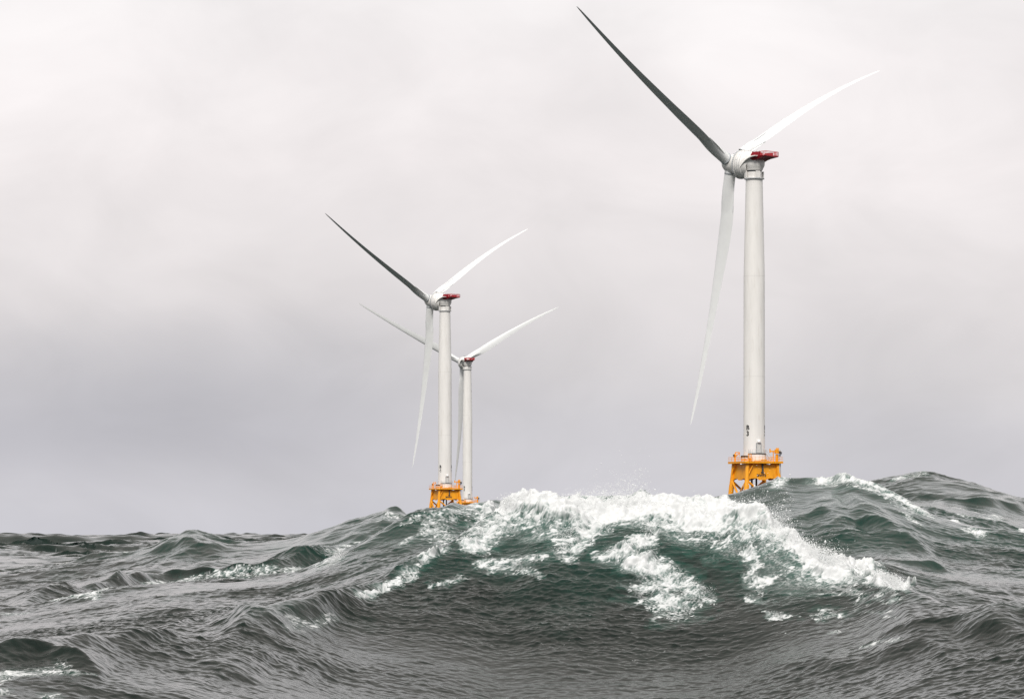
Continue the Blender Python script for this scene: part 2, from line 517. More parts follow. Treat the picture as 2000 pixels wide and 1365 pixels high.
T_SEA = field(512, 613.0, 36, 220, slope=5.0, spread=2.5, seed=3)
T_MID = field(512, 211.0, 7.0, 30, wind=(0.5, -0.87), slope=4.2, spread=4.0, seed=5, chop=1.25)
T_CHOP = field(512, 43.0, 0.8, 6.0, slope=3.8, spread=0.35, seed=8, chop=1.05)
T_RIP = field(512, 13.7, 0.15, 1.1, slope=3.5, spread=0.15, seed=11)

near = sstep(800, 420, Y) * sstep(0.30, 0.2, np.abs(X / np.maximum(Y, 1)))     # where the big seas are modelled by hand
Z0 = swell(X, Y)
def fade(lam):
    return sstep(1.3, 0.45, STEP / lam)


far_amp = 1.0 + 0.25 * sstep(600, 3000, Y)
SX = np.zeros_like(X); SY = np.zeros_like(X); SZ = np.zeros_like(X)
patch = sample(C_PATCH, X, Y)[0]
for tile, rms, lam, nearf in ((T_SEA, 1.55, 40, 0.05), (T_MID, 0.50, 7, 0.38), (T_CHOP, 0.060, 1.4, 0.36), (T_RIP, 0.0115, 0.3, 1.0)):
    v = sample(tile, X, Y)
    g = rms * (near * nearf + (1 - near)) * fade(lam)
    if tile is T_CHOP:
        g = g * (1 + 0.8 * sstep(160, 205, Y))
    if tile is not T_SEA:
        g = g * (1 + 0.38 * np.clip(patch, -1.6, 1.6))
    SZ += v[0] * g; SX += v[1] * g; SY += v[2] * g
Z = Z0 + SZ

# --- white water cover, aeration, turbulence
VV = Y * 0.45 + Z0                      # texture coordinate along steep faces
nb = sample(C_BIG, X, VV)[0]; nm = sample(C_MED, X + 0.3 * nb, VV)[0]; nf = sample(C_FIN, X + 0.1 * nm, VV + 0.1 * nm)[0]
wx = X + 0.20 * nb + 0.09 * nm
wz = Z0 + 0.13 * sample(C_BIG, VV + 9, X)[0] + 0.08 * sample(C_MED, VV + 3, X)[0]
core = seg_field(wx, Y, wz, FW, 2.5)
halo = seg_field(X + 0.25 * nb, Y, Z0 + 0.2 * nb, [f for f in FW if f[2] > 0.65], 4.2)
lace = 1 - np.clip(np.abs(nm + 0.5 * nf) * 1.25, 0, 1)            # stringy network
lace2 = 1 - np.clip(np.abs(nb + 0.5 * nm) * 1.6, 0, 1)
ns = sample(C_MED, X * 1.5 + 0.3 * nb + 0.35 * VV, VV * 0.55 + 4)[0]       # drawn out down the slope
nfs = sample(C_FIN, X * 1.2 + 0.1 * nm, VV * 0.8)[0]
lace3 = 1 - np.clip(np.abs(ns + 0.45 * nf) * 1.7, 0, 1)
lace4 = 1 - np.clip(np.abs(nfs + 0.5 * nm) * 1.5, 0, 1)
solid = sstep(0.46, 1.25, core + 0.13 * nm + 0.11 * nfs + 0.10 * nb + 0.12 * lace3)
veil = 0.50 * sstep(0.30, 1.0, core + 0.10 * nm) * (0.75 + 0.25 * np.clip(nf, -1.5, 1.5))
strings = sstep(0.10, 0.60, core) * np.maximum(np.maximum(lace3 ** 1.5 * 0.75, 0.6 * lace2 ** 3), 0.55 * lace4 ** 2)
old = sstep(0.25, 0.85, halo + 0.12 * nb) * (0.10 + 0.50 * np.maximum(lace3 ** 2.2, 0.7 * lace4 ** 3) * sstep(0.3, 0.85, halo))
specks = sstep(0.75, 1.35, nf + 0.6 * nm + 2.2 * core - 1.0) * sstep(0.12, 0.3, core) * 0.9
foam = np.maximum(np.maximum(np.maximum(solid * 1.1, veil), np.maximum(strings, specks)), old)
# whitecaps on the wind sea where it pinches
pinch = sample(T_CHOP, X, Y)[0] * 0.6 + sample(T_MID, X, Y)[0]
caps = sstep(2.45, 3.1, pinch + 0.35 * nf) * 0.65
caps = caps * (0.3 + 0.7 * lace) * sstep(140, 175, Y) * sstep(1200, 250, Y)
foam = np.maximum(foam, caps)
aer = np.clip(np.maximum(halo * 0.55 - 0.15, core * 0.8 - 0.1) + 0.10 * nm * (halo > 0.2), 0, 1)

thick = sstep(0.45, 1.15, core) * (1 - 0.6 * sstep(170, 260, Y))
bil = 1 - np.abs(nm)                   # billows
nmy = sample(C_MED, X * 0.8 + 2, Y * 0.8)[0]
nby = sample(C_BIG, X * 1.5 + 4, Y * 1.2)[0]
lump = (0.25 * np.clip(nby, -1.2, 2.2) + 0.08 * (1.0 - np.abs(nmy)) + 0.022 * nf) * thick
med = sstep(0.15, 0.6, core) * (0.012 * nm + 0.012 * nf)
Z = Z + lump * 0.95 + med
SY = SY - lump * 0.8 - med * 0.5
PX, PY = X + SX, Y + SY

verts = np.stack([PX, PY, Z], 1).astype(np.float32)
ii, jj = np.meshgrid(np.arange(NA - 1), np.arange(NR - 1), indexing='ij')
v0 = (ii * NR + jj).ravel()
quads = np.stack([v0, v0 + NR, v0 + NR + 1, v0 + 1], 1)
# close the seam behind the camera
js = np.arange(NR - 1)
last = (NA - 1) * NR
seam = np.stack([last + js, js, js + 1, last + js + 1], 1)
quads = np.concatenate([quads, seam]).astype(np.int32)


def grid_mesh(name, verts, quads):
    me = bpy.data.meshes.new(name)
    me.vertices.add(len(verts)); me.vertices.foreach_set('co', verts.ravel())
    k = quads.shape[1]
    me.loops.add(quads.size); me.loops.foreach_set('vertex_index', quads.ravel())
    me.polygons.add(len(quads))
    me.polygons.foreach_set('loop_start', np.arange(0, quads.size, k, dtype=np.int32))
    me.polygons.foreach_set('use_smooth', np.ones(len(quads), dtype=bool))
    me.update(calc_edges=True)
    return me


sea_me = grid_mesh('sea_water', verts, quads)
thin = sstep(0.3, 4.6, Z0 + 0.5 * nb) * sstep(320, 240, Y) + 0.22 * sstep(260, 330, Y)  # by height: light passing through the crests, painted as a greener colour
for nm_, arr in (('foam', foam), ('aeration', aer), ('crest_light_tint', thin)):
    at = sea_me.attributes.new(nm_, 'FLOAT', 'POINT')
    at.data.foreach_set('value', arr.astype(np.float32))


# ------------------------------------------------------------------ materials
def new_mat(name):
    m = bpy.data.materials.new(name)
    m.use_nodes = True
    t = m.node_tree
    return m, t, t.nodes['Principled BSDF']


def sea_material():
    m, t, b = new_mat('sea_water')
    co = nd(t, 'ShaderNodeTexCoord')
    fo = nd(t, 'ShaderNodeAttribute', attribute_name='foam')
    ae = nd(t, 'ShaderNodeAttribute', attribute_name='aeration')
    th = nd(t, 'ShaderNodeAttribute', attribute_name='crest_light_tint')
    nz = nd(t, 'ShaderNodeTexNoise', _Scale=5.0, _Detail=6.0, _Roughness=0.65, _Distortion=0.6)
    nz2 = nd(t, 'ShaderNodeTexNoise', _Scale=16.0, _Detail=4.0, _Roughness=0.6)
    for n in (nz, nz2):
        t.links.new(co.outputs['Object'], n.inputs[0])
    br = math_node(t, 'ADD', 0.0, math_node(t, 'MULTIPLY', math_node(t, 'SUBTRACT', nz.outputs[0], 0.5), 0.30))
    br = math_node(t, 'ADD', br, math_node(t, 'MULTIPLY', math_node(t, 'SUBTRACT', nz2.outputs[0], 0.5), 0.40))
    br = math_node(t, 'ADD', br, 1.0)
    br = math_node(t, 'MULTIPLY', br, fo.outputs['Fac'])
    mask = maprange(t, br, 0.04, 0.98, smooth=False)
    deep = mixcol(t, ae.outputs['Fac'], mixcol(t, th.outputs['Fac'], (0.0035, 0.0095, 0.0072), (0.0028, 0.0290, 0.0205)), (0.018, 0.110, 0.080))  # second green carries the painted crest light, last one the aerated water
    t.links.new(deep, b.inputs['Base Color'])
    b.inputs['IOR'].default_value = 1.333
    b.inputs['Roughness'].default_value = 0.10
    bump = nd(t, 'ShaderNodeBump', _Strength=0.3, _Distance=0.015)
    rip = nd(t, 'ShaderNodeTexNoise', _Scale=9.0, _Detail=5.0, _Roughness=0.6)
    t.links.new(co.outputs['Object'], rip.inputs[0])
    t.links.new(rip.outputs[0], bump.inputs['Height'])
    t.links.new(bump.outputs[0], b.inputs['Normal'])
    w = nd(t, 'ShaderNodeBsdfPrincipled')
    w.inputs['Base Color'].default_value = (0.66, 0.67, 0.67, 1)
    w.inputs['Roughness'].default_value = 0.9
    w.inputs['Specular IOR Level'].default_value = 0.1
    b2 = nd(t, 'ShaderNodeBump', _Strength=0.2, _Distance=0.03)
    t.links.new(nz.outputs[0], b2.inputs['Height'])
    t.links.new(b2.outputs[0], w.inputs['Normal'])
    mx = nd(t, 'ShaderNodeMixShader')
    t.links.new(mask, mx.inputs[0]); t.links.new(b.outputs[0], mx.inputs[1]); t.links.new(w.outputs[0], mx.inputs[2])
    t.links.new(mx.outputs[0], t.nodes['Material Output'].inputs[0])
    return m


def paint(name, col, rough=0.45, var=0.06, scale=0.6, streak=False, metal=0.0, stain=None):
    m, t, b = new_mat(name)
    co = nd(t, 'ShaderNodeTexCoord')
    mp = nd(t, 'ShaderNodeMapping')
    mp.inputs['Scale'].default_value = (1, 1, 0.15) if streak else (1, 1, 1)
    t.links.new(co.outputs['Object'], mp.inputs[0])
    n = nd(t, 'ShaderNodeTexNoise', _Scale=scale, _Detail=5.0, _Roughness=0.6)
    t.links.new(mp.outputs[0], n.inputs[0])
    lo = tuple(max(0, c * (1 - var)) for c in col)
    hi = tuple(min(1, c * (1 + var)) for c in col)
    c = mixcol(t, maprange(t, n.outputs[0], 0.3, 0.7), lo, hi)
    if stain:                               # run-off streaks and rust
        m2 = nd(t, 'ShaderNodeMapping')
        m2.inputs['Scale'].default_value = (1.0, 1.0, 0.10)
        t.links.new(co.outputs['Object'], m2.inputs[0])
        n3 = nd(t, 'ShaderNodeTexNoise', _Scale=stain[1], _Detail=4.0, _Roughness=0.6)
        t.links.new(m2.outputs[0], n3.inputs[0])
        c = mixcol(t, maprange(t, n3.outputs[0], 0.53, 0.75, 0.0, stain[2]), c, stain[0])
    t.links.new(c, b.inputs['Base Color'])
    b.inputs['Roughness'].default_value = rough
    b.inputs['Metallic'].default_value = metal
    return m


M_SEA = sea_material()
M_WHITE = paint('white_paint', (0.83, 0.81, 0.785), 0.5, 0.05, 0.5, True, stain=((0.52, 0.48, 0.42), 1.6, 0.35))
M_BLADE = paint('blade_gelcoat', (0.78, 0.79, 0.79), 0.42, 0.02, 0.4)
M_GREY = paint('grey_paint', (0.55, 0.56, 0.57), 0.5, 0.05)
M_DOOR = paint('door_paint', (0.66, 0.65, 0.63), 0.5, 0.05)
M_DARK = paint('dark_steel', (0.05, 0.055, 0.06), 0.5, 0.2)
M_SEAM = paint('panel_seam', (0.33, 0.35, 0.37), 0.6, 0.1)
M_RED = paint('red_paint', (0.27, 0.004, 0.014), 0.45, 0.12)
M_RAILRED = paint('red_railing_paint', (0.60, 0.06, 0.07), 0.45, 0.12)
M_YEL = paint('yellow_paint', (0.93, 0.36, 0.004), 0.5, 0.14, 0.7, True, stain=((0.28, 0.085, 0.012), 1.9, 0.6))
M_BLACK = paint('black_lettering', (0.015, 0.015, 0.015), 0.6, 0.2)
M_LAMP = paint('white_lamp_dome', (0.85, 0.85, 0.85), 0.3, 0.02)
M_FOAMD = paint('spray_water', (0.88, 0.89, 0.89), 0.6, 0.02)


def link(name, me, mat=None, parent=None):
    o = bpy.data.objects.new(name, me)
    if mat is not None and not me.materials:
        me.materials.append(mat)
    sc.collection.objects.link(o)
    if parent is not None:
        o.parent = parent
    return o


sea = link('sea_water', sea_me, M_SEA)
sea['kind'] = 'structure'
sea['label'] = 'rough grey green sea with a big breaking wave'

# ------------------------------------------------------------------ spray thrown up by the crests
def spray():
    pts, siz = [], []
    crest, wd, _ = FW[0]
    t = rng.random(90000)
    xs = np.interp(t, np.linspace(0, 1, len(crest)), crest[:, 0])
    yc = np.interp(t, np.linspace(0, 1, len(crest)), crest[:, 1])
    zc = swell(xs, yc)
    # bursts along the crest
    burst = 0.25 + 0.75 * np.clip(sample(C_BIG, xs * 1.3, xs * 0 + 2.0)[0], 0, 2.0)
    hgt = rng.exponential(0.25, len(xs)) * burst
    top = np.interp(xs, crest[:, 0], np.interp(np.arange(len(crest)), [0, 2, 8, 10, 12, 16, 19], [0.2, 0.25, 0.35, 0.5, 0.4, 0.25, 0.05]))
    pts.append(np.stack([xs + 0.25 * hgt + rng.normal(0, 0.12, len(xs)), yc + rng.normal(0, 0.5, len(xs)) + 0.5, zc + rng.uniform(-0.35, 0.12, len(xs)) + hgt * (0.5 + 1.6 * top)], 1))
    siz.append(rng.lognormal(math.log(0.0060), 0.6, len(xs)))
    for idx, n, h in ((29, 1500, 0.14), (2, 1500, 0.1), (3, 1500, 0.1), (5, 1000, 0.08), (6, 1500, 0.08), (1, 2500, 0.12)):
        c, wdt, _ = FW[min(idx, len(FW) - 1)]
        t = rng.random(n)
        q = np.stack([np.interp(t, np.linspace(0, 1, len(c)), c[:, k]) for k in range(3)], 1)
        q += rng.normal(0, 0.25, q.shape) * np.array([1, 0.6, 0.6])
        q[:, 2] = swell(q[:, 0], q[:, 1]) + 0.1 + rng.exponential(h, n)
        pts.append(q); siz.append(rng.lognormal(math.log(0.006), 0.5, n))
    p = np.concatenate(pts); s = np.concatenate(siz)
    oc = np.array([(1, 0, 0), (-1, 0, 0), (0, 1, 0), (0, -1, 0), (0, 0, 1), (0, 0, -1)], float)
    tri = np.array([(0, 2, 4), (2, 1, 4), (1, 3, 4), (3, 0, 4), (2, 0, 5), (1, 2, 5), (3, 1, 5), (0, 3, 5)])
    st = rng.uniform(0.7, 1.5, (len(p), 1, 3))
    v = p[:, None, :] + oc[None] * s[:, None, None] * st
    f = (tri[None] + 6 * np.arange(len(p))[:, None, None]).reshape(-1, 3)
    return grid_mesh('sea_spray', v.reshape(-1, 3).astype(np.float32), f.astype(np.int32))


sp = link('sea_spray', spray(), M_FOAMD)
sp['kind'] = 'stuff'
sp['label'] = 'white spray drops thrown up along the breaking crest'


# ------------------------------------------------------------------ mesh builder for the turbines
class MB:
    def __init__(self):
        self.v, self.f, self.n = [], [], 0

    def add(self, verts, faces):
        self.v.extend(tuple(map(float, q)) for q in verts)
        self.f.extend(tuple(i + self.n for i in q) for q in faces)
        self.n = len(self.v)
        return self

    def box(self, c, s, rz=0.0, ry=0.0):
        R = Matrix.Rotation(rz, 3, 'Z') @ Matrix.Rotation(ry, 3, 'Y')
        vs = [Vector(c) + R @ Vector((sx * s[0] / 2, sy * s[1] / 2, sz * s[2] / 2)) for sx in (-1, 1) for sy in (-1, 1) for sz in (-1, 1)]
        return self.add(vs, [(0, 1, 3, 2), (4, 6, 7, 5), (0, 4, 5, 1), (2, 3, 7, 6), (0, 2, 6, 4), (1, 5, 7, 3)])

    def tube(self, a, b, r0, r1=None, n=12, caps=True):
        a, b = Vector(a), Vector(b)
        r1 = r0 if r1 is None else r1
        d = (b - a).normalized()
        u = d.orthogonal().normalized(); w = d.cross(u)
        vs = []
        for p, r in ((a, r0), (b, r1)):
            for i in range(n):
                t = 2 * math.pi * i / n
                vs.append(p + (u * math.cos(t) + w * math.sin(t)) * r)
        fs = [(i, (i + 1) % n, n + (i + 1) % n, n + i) for i in range(n)]
        if caps:
            fs += [tuple(range(n - 1, -1, -1)), tuple(range(n, 2 * n))]
        return self.add(vs, fs)

    def loft(self, rings, caps=True):
        n = len(rings[0])
        vs = [q for r in rings for q in r]
        fs = [(k * n + i, k * n + (i + 1) % n, (k + 1) * n + (i + 1) % n, (k + 1) * n + i) for k in range(len(rings) - 1) for i in range(n)]
        if caps:
            fs += [tuple(range(n - 1, -1, -1)), tuple(range((len(rings) - 1) * n, len(rings) * n))]
        return self.add(vs, fs)

    def prism(self, poly, off):
        """poly: list of 3D points (planar), extruded by vector off"""
        n = len(poly)
        off = Vector(off)
        vs = [Vector(p) for p in poly] + [Vector(p) + off for p in poly]
        fs = [tuple(range(n - 1, -1, -1)), tuple(range(n, 2 * n))] + [(i, (i + 1) % n, n + (i + 1) % n, n + i) for i in range(n)]
        return self.add(vs, fs)

    def build(self, name, mat, parent, smooth=None):
        me = bpy.data.meshes.new(name)
        me.from_pydata(self.v, [], self.f)
        import bmesh
        bm = bmesh.new(); bm.from_mesh(me)
        bmesh.ops.recalc_face_normals(bm, faces=bm.faces)
        bm.to_mesh(me); bm.free()
        me.materials.append(mat)
        if smooth:
            me.polygons.foreach_set('use_smooth', [True] * len(me.polygons))
            me.set_sharp_from_angle(angle=rad(smooth))
        return link(name, me, None, parent)


def circle(c, u, w, r, n, rw=None):
    rw = r if rw is None else rw
    return [Vector(c) + Vector(u) * math.cos(2 * math.pi * i / n) * r + Vector(w) * math.sin(2 * math.pi * i / n) * rw for i in range(n)]


def lathe(mb, prof, n=48, c=(0, 0)):
    return mb.loft([circle((c[0], c[1], z), (1, 0, 0), (0, 1, 0), r, n) for r, z in prof])


def text_mesh(s, size):
    cu = bpy.data.curves.new('lettering', 'FONT')
    cu.body = s
    cu.size = size
    cu.align_x = 'CENTER'
    cu.offset = 0.045 * size
    cu.resolution_u = 3
    ob = bpy.data.objects.new('lettering', cu)
    sc.collection.objects.link(ob)
    dg = bpy.context.evaluated_depsgraph_get()
    me = bpy.data.meshes.new_from_object(ob.evaluated_get(dg))
    bpy.data.objects.remove(ob)
    bpy.data.curves.remove(cu)
    v = np.array([q.co[:] for q in me.vertices]); f = [tuple(p.vertices) for p in me.polygons]
    bpy.data.meshes.remove(me)
    return v, f


def naca(n=18):
    """closed section, x from 0 (leading edge) to 1, y thickness for unit thickness"""
    xs = (1 - np.cos(np.linspace(0, np.pi, n))) / 2
    yt = 5 * (0.2969 * np.sqrt(xs) - 0.1260 * xs - 0.3516 * xs ** 2 + 0.2843 * xs ** 3 - 0.1036 * xs ** 4)
    return np.concatenate([xs, xs[-2:0:-1]]), np.concatenate([yt, -yt[-2:0:-1]])


def turbine(px, dist, hub_px, psi, tau, phi, pa, pt, pitch, R, pg, pc, code, label, plate):
    tx = (px - 1000) / F * dist
    root = bpy.data.objects.new('wind_turbine', None)
    root.location = (tx, dist, 0)
    root.empty_display_size = 5
    sc.collection.objects.link(root)
    root['label'] = label
    root['category'] = 'wind turbine'
    root['group'] = 'offshore wind turbines'

    a = Vector((-math.sin(psi) * math.cos(tau), math.cos(psi) * math.cos(tau), math.sin(tau)))   # rotor axis, upwind
    h = Vector((math.cos(psi), math.sin(psi), 0.0))
    u = h.cross(a)
    af = Vector((-math.sin(psi), math.cos(psi), 0.0))
    over = 8.5
    hd = dist + over * math.cos(psi)
    hub = Vector(((hub_px[0] - 1000) / F * hd - tx, hd - dist, HC + (HY - hub_px[1]) / F * hd))
    sc_ = hd / dist
    R, pa, pt, pg, pc = R * sc_, pa * sc_, pt * sc_, pg * sc_, pc * sc_
    ZD = 23.3                               # deck level
    ZT = hub.z - 4.60                       # tower top

    # ---- tower
    mb = MB()
    hT = ZT - ZD
    lathe(mb, [(2.85, ZD), (2.82, ZD + 1.2), (2.80, ZD + 0.30 * hT), (2.78, ZD + 0.655 * hT), (2.62, ZD + 0.76 * hT), (2.38, ZD + 0.90 * hT), (2.22, ZT)], 64)
    tower = mb.build('tower', M_WHITE, root, 40)
    for fz, rr in ((0.30, 2.805), (0.655, 2.785)):
        mb = MB()
        lathe(mb, [(rr + 0.012, ZD + fz * hT), (rr + 0.012, ZD + fz * hT + 0.06)], 64)
        mb.build('flange_joint', M_DOOR, tower, 40)
    for k in range(3):                      # the code, stacked letters, three times round the tower
        th = rad(-41 + 118 * k) - rad(90)
        mb = MB()
        for i, ch in enumerate(code):
            v, f = text_mesh(ch, 1.75)
            base = ZD + 8.3 - i * 1.55
            r = 2.835
            out = [((r) * math.cos(th + q[0] / r), (r) * math.sin(th + q[0] / r), base + q[1]) for q in v]
            mb.add(out, f)
        mb.build('lettering', M_BLACK, tower)
    # door with its landing drum, lamp dome
    th = rad(-90 + 21)
    er = Vector((math.cos(th), math.sin(th), 0)); et = Vector((-math.sin(th), math.cos(th), 0))
    mb = MB()
    c = er * 2.83
    mb.box((c.x, c.y, ZD + 3.5), (1.15, 0.16, 2.5), th + rad(90))
    door = mb.build('door', M_DOOR, tower)
    mb = MB()
    for s in (-1, 1):
        c2 = c + et * s * 0.66
        mb.box((c2.x, c2.y, ZD + 3.4), (0.10, 0.3, 2.9), th + rad(90))
    c2 = c
    mb.box((c2.x, c2.y, ZD + 4.82), (1.22, 0.3, 0.10), th + rad(90))
    mb.build('door_frame', M_SEAM, door)
    mb = MB()
    c2 = er * 3.0
    rings = []
    for q in range(7):
        t = q / 6 * math.pi / 2
        rings.append(circle((c2.x, c2.y, ZD + 5.25 + 0.45 * math.sin(t)), (1, 0, 0), (0, 1, 0), max(0.01, 0.46 * math.cos(t)), 20))
    rings.insert(0, circle((c2.x, c2.y, ZD + 4.9), (1, 0, 0), (0, 1, 0), 0.40, 20))
    mb.loft(rings)
    mb.build('lamp_dome', M_LAMP, tower, 50)
    mb = MB()
    lc = er * 1.75
    lathe(mb, [(2.45, ZD + 0.02), (2.40, ZD + 1.85)], 40, (lc.x, lc.y))
    land = mb.build('landing_drum', M_WHITE, root, 40)
    mb = MB()
    lathe(mb, [(2.05, ZD + 1.86), (2.52, ZD + 1.90), (2.52, ZD + 2.10), (2.05, ZD + 2.12)], 40, (lc.x, lc.y))
    mb.build('landing_rim', M_DARK, land)
    mb = MB()
    for q in range(13):
        t = th + rad(-105 + 17.5 * q)
        p = lc + Vector((math.cos(t), math.sin(t), 0)) * 2.45
        mb.tube((p.x, p.y, ZD + 2.1), (p.x, p.y, ZD + 3.1), 0.03, n=6)
    for zr in (2.6, 3.1):
        pr = [lc + Vector((math.cos(th + rad(-105 + 17.5 * q)), math.sin(th + rad(-105 + 17.5 * q)), 0)) * 2.45 for q in range(13)]
        for p, q in zip(pr[:-1], pr[1:]):
            mb.tube((p.x, p.y, ZD + zr), (q.x, q.y, ZD + zr), 0.03, n=6)
    mb.build('landing_railing', M_GREY, land)
    mb = MB()
    for s in (-0.35, 0.35):
        mb.tube((2.9, -2.9 + s, ZD + 2.1), (4.35, -2.9 + s, ZD + 0.05), 0.07, n=6)
        mb.tube((2.9, -2.9 + s, ZD + 3.1), (4.35, -2.9 + s, ZD + 1.05), 0.04, n=6)
        mb.tube((2.9, -2.9 + s, ZD + 2.1), (2.9, -2.9 + s, ZD + 3.3), 0.04, n=6)
        mb.tube((4.35, -2.9 + s, ZD), (4.35, -2.9 + s, ZD + 1.1), 0.04, n=6)
    for q in range(8):
        f_ = (q + 0.5) / 8
        mb.box((2.9 + 1.45 * f_, -2.9, ZD + 2.1 - 2.0 * f_), (0.26, 0.68, 0.05))
    mb.build('stair', M_GREY, root)

    # ---- yaw collar on top of the tower
    mb = MB()
    lathe(mb, [(2.25, ZT - 0.25), (2.68, ZT - 0.12), (2.68, ZT + 0.12), (2.05, ZT + 0.16)], 48)
    yaw = mb.build('yaw_flange', M_GREY, root, 30)
    mb = MB()
    lathe(mb, [(2.02, ZT + 0.17), (2.02, ZT + 1.75)], 48)
    mb.build('yaw_collar', M_WHITE, yaw, 30)
    mb = MB()
    lathe(mb, [(1.98, ZT + 1.76), (1.98, ZT + 2.15)], 48)
    mb.build('yaw_gap', M_DARK, yaw, 30)
    for k in range(4):
        mb = MB()
        t = psi + rad(45 + 90 * k) + rad(20)
        mb.box((2.42 * math.cos(t), 2.42 * math.sin(t), ZT + 1.05), (0.30, 1.2, 1.75), t)
        mb.build('yaw_drive_cover', M_WHITE, yaw)
    # ---- nacelle
    def L(x, y, z):                          # along axis (upwind +), sideways, up; from the hub centre
        return hub + a * x + h * y + u * z
    nac = MB()
    p0, p3 = L(-6.0, 0, 0), Vector((0, 0, ZT + 2.15))
    d0, d3 = -a, Vector((0, 0, -1))
    p1, p2 = p0 + d0 * 2.6, p3 - d3 * 2.3
    rings, n = [], 40
    for q in range(15):
        t = q / 14
        b = p0 * (1 - t) ** 3 + p1 * 3 * t * (1 - t) ** 2 + p2 * 3 * t * t * (1 - t) + p3 * t ** 3
        d = ((p1 - p0) * 3 * (1 - t) ** 2 + (p2 - p1) * 6 * t * (1 - t) + (p3 - p2) * 3 * t * t).normalized()
        w = d.cross(h).normalized()
        r = float(np.interp(t, [0, 0.25, 0.5, 0.75, 0.9, 1], [3.45, 3.40, 3.05, 2.72, 2.40, 2.15]))
        rings.append(circle(b, h, w, r, n))
    nac.loft(rings)
    nacelle = nac.build('nacelle', M_WHITE, root, 50)
    # generator drum with its cooling teeth ring
    g = MB()
    prof = [(3.30, -3.25), (3.72, -3.32), (3.72, -3.95), (3.62, -3.97), (3.70, -4.3), (3.70, -5.8), (3.45, -6.2)]
    g.loft([circle(L(x, 0, 0), h, u, r, 64) for r, x in prof])
    gen = g.build('generator', M_WHITE, root, 35)
    g = MB()
    for k in range(44):
        t = 2 * math.pi * k / 44
        dirv = h * math.cos(t) + u * math.sin(t)
        tg = -h * math.sin(t) + u * math.cos(t)
        c = L(-3.63, 0, 0) + dirv * 3.74
        vs = []
        for sa in (-0.26, 0.26):
            for sb in (-0.17, 0.17):
                for sr in (-0.05, 0.16):
                    vs.append(c + a * sa + tg * sb + dirv * sr)
        g.add(vs, [(0, 1, 3, 2), (4, 6, 7, 5), (0, 4, 5, 1), (2, 3, 7, 6), (0, 2, 6, 4), (1, 5, 7, 3)])
    g.build('cooling_tooth_ring', M_GREY, gen)
    g = MB()
    for k in range(16):                      # seams between the drum's cover panels
        t = 2 * math.pi * (k + 0.3) / 16
        dirv = h * math.cos(t) + u * math.sin(t)
        tg = -h * math.sin(t) + u * math.cos(t)
        x0, x1 = ((-4.3, -5.05) if k % 2 else (-5.05, -5.8))
        c0 = L(x0, 0, 0) + dirv * 3.685
        c1 = L(x1, 0, 0) + dirv * 3.685
        g.prism([c0 - tg * 0.04, c0 + tg * 0.04, c1 + tg * 0.04, c1 - tg * 0.04], dirv * 0.03)
    for x in (-4.3, -5.05, -5.8):
        g.loft([circle(L(x, 0, 0), h, u, 3.69, 64), circle(L(x - 0.005, 0, 0), h, u, 3.716, 64), circle(L(x - 0.06, 0, 0), h, u, 3.716, 64), circle(L(x - 0.065, 0, 0), h, u, 3.69, 64)])
    g.build('panel_seam', M_SEAM, gen)
    # hub with its nose cone
    g = MB()
    prof = [(2.6, -3.3), (2.6, -2.2), (2.5, -1.0), (2.4, 0.4), (2.1, 1.3), (1.6, 2.0), (0.9, 2.5), (0.05, 2.7)]
    g.loft([circle(L(x, 0, 0), h, u, r, 40) for r, x in prof])
    hubo = g.build('hub', M_WHITE, root, 40)

    # side fairing wings under the deck, white shelves sweeping back
    cz = hub.z + 1.15
    for s in (-1, 1):
        top, low = [], []
        for q in range(13):
            t = q / 12
            back = -5.2 - 6.4 * t
            zt = -2.0 + 3.4 * (1 - (1 - t) ** 2.0)
            base = hub + af * back
            inn = Vector((base.x, base.y, 0)) + h * s * (2.2 + 0.4 * math.sin(t * math.pi))
            outp = Vector((base.x, base.y, 0)) + h * s * (3.25 + 0.75 * math.sin(min(1, t * 1.2) * math.pi * 0.62))
            zi = hub.z + 1.75 - 0.5 * t
            zo = hub.z + zt - 0.25
            top.append((Vector((inn.x, inn.y, zi)), Vector((outp.x, outp.y, zo))))
        g = MB()
        rr = [[i_, o_, o_ - Vector((0, 0, 0.22)), Vector((i_.x, i_.y, min(i_.z - 0.3, o_.z)))] for i_, o_ in top]
        g.loft(rr)
        g.build('fairing_wing', M_WHITE, nacelle, 30)

    # red service platform on the tail
    def Q(x, y, z):                          # level frame at the tower axis: x behind, y sideways, z over hub height
        return Vector((0, 0, 0)) - af * x + h * y + Vector((0, 0, hub.z + z))
    g = MB()
    secs = []
    for x, zb in ((0.6, 0.0), (2.4, 0.15), (4.0, 0.5), (6.3, 0.8)):
        secs.append([Q(x, -2.6, 1.05), Q(x, 2.6, 1.05), Q(x, 2.3, zb), Q(x, -2.3, zb)])
    g.loft(secs)
    deck = g.build('service_platform', M_RED, root)
    g = MB()
    for y in (-2.6, 2.48):
        g.prism([Q(0.7, y, 1.05), Q(4.3, y, 1.05), Q(4.3, y, 2.12), Q(1.8, y, 2.2), Q(1.2, y, 1.8)], h * 0.12)
    g.prism([Q(1.0, -2.45, 1.06), Q(1.0, 2.45, 1.06), Q(1.0, 2.1, 2.3), Q(1.0, -2.1, 2.3)], -af * 0.12)
    for x in (1.2, 2.4, 3.5):
        g.box(Q(x + 0.5, -2.62, 1.7), (0.10, 0.10, 1.25), psi + rad(90))
    g.build('platform_screen', M_RED, deck)
    g = MB()
    pts = [Q(4.35, -2.52, 0), Q(6.2, -2.52, 0), Q(6.2, 2.52, 0), Q(4.35, 2.52, 0)]
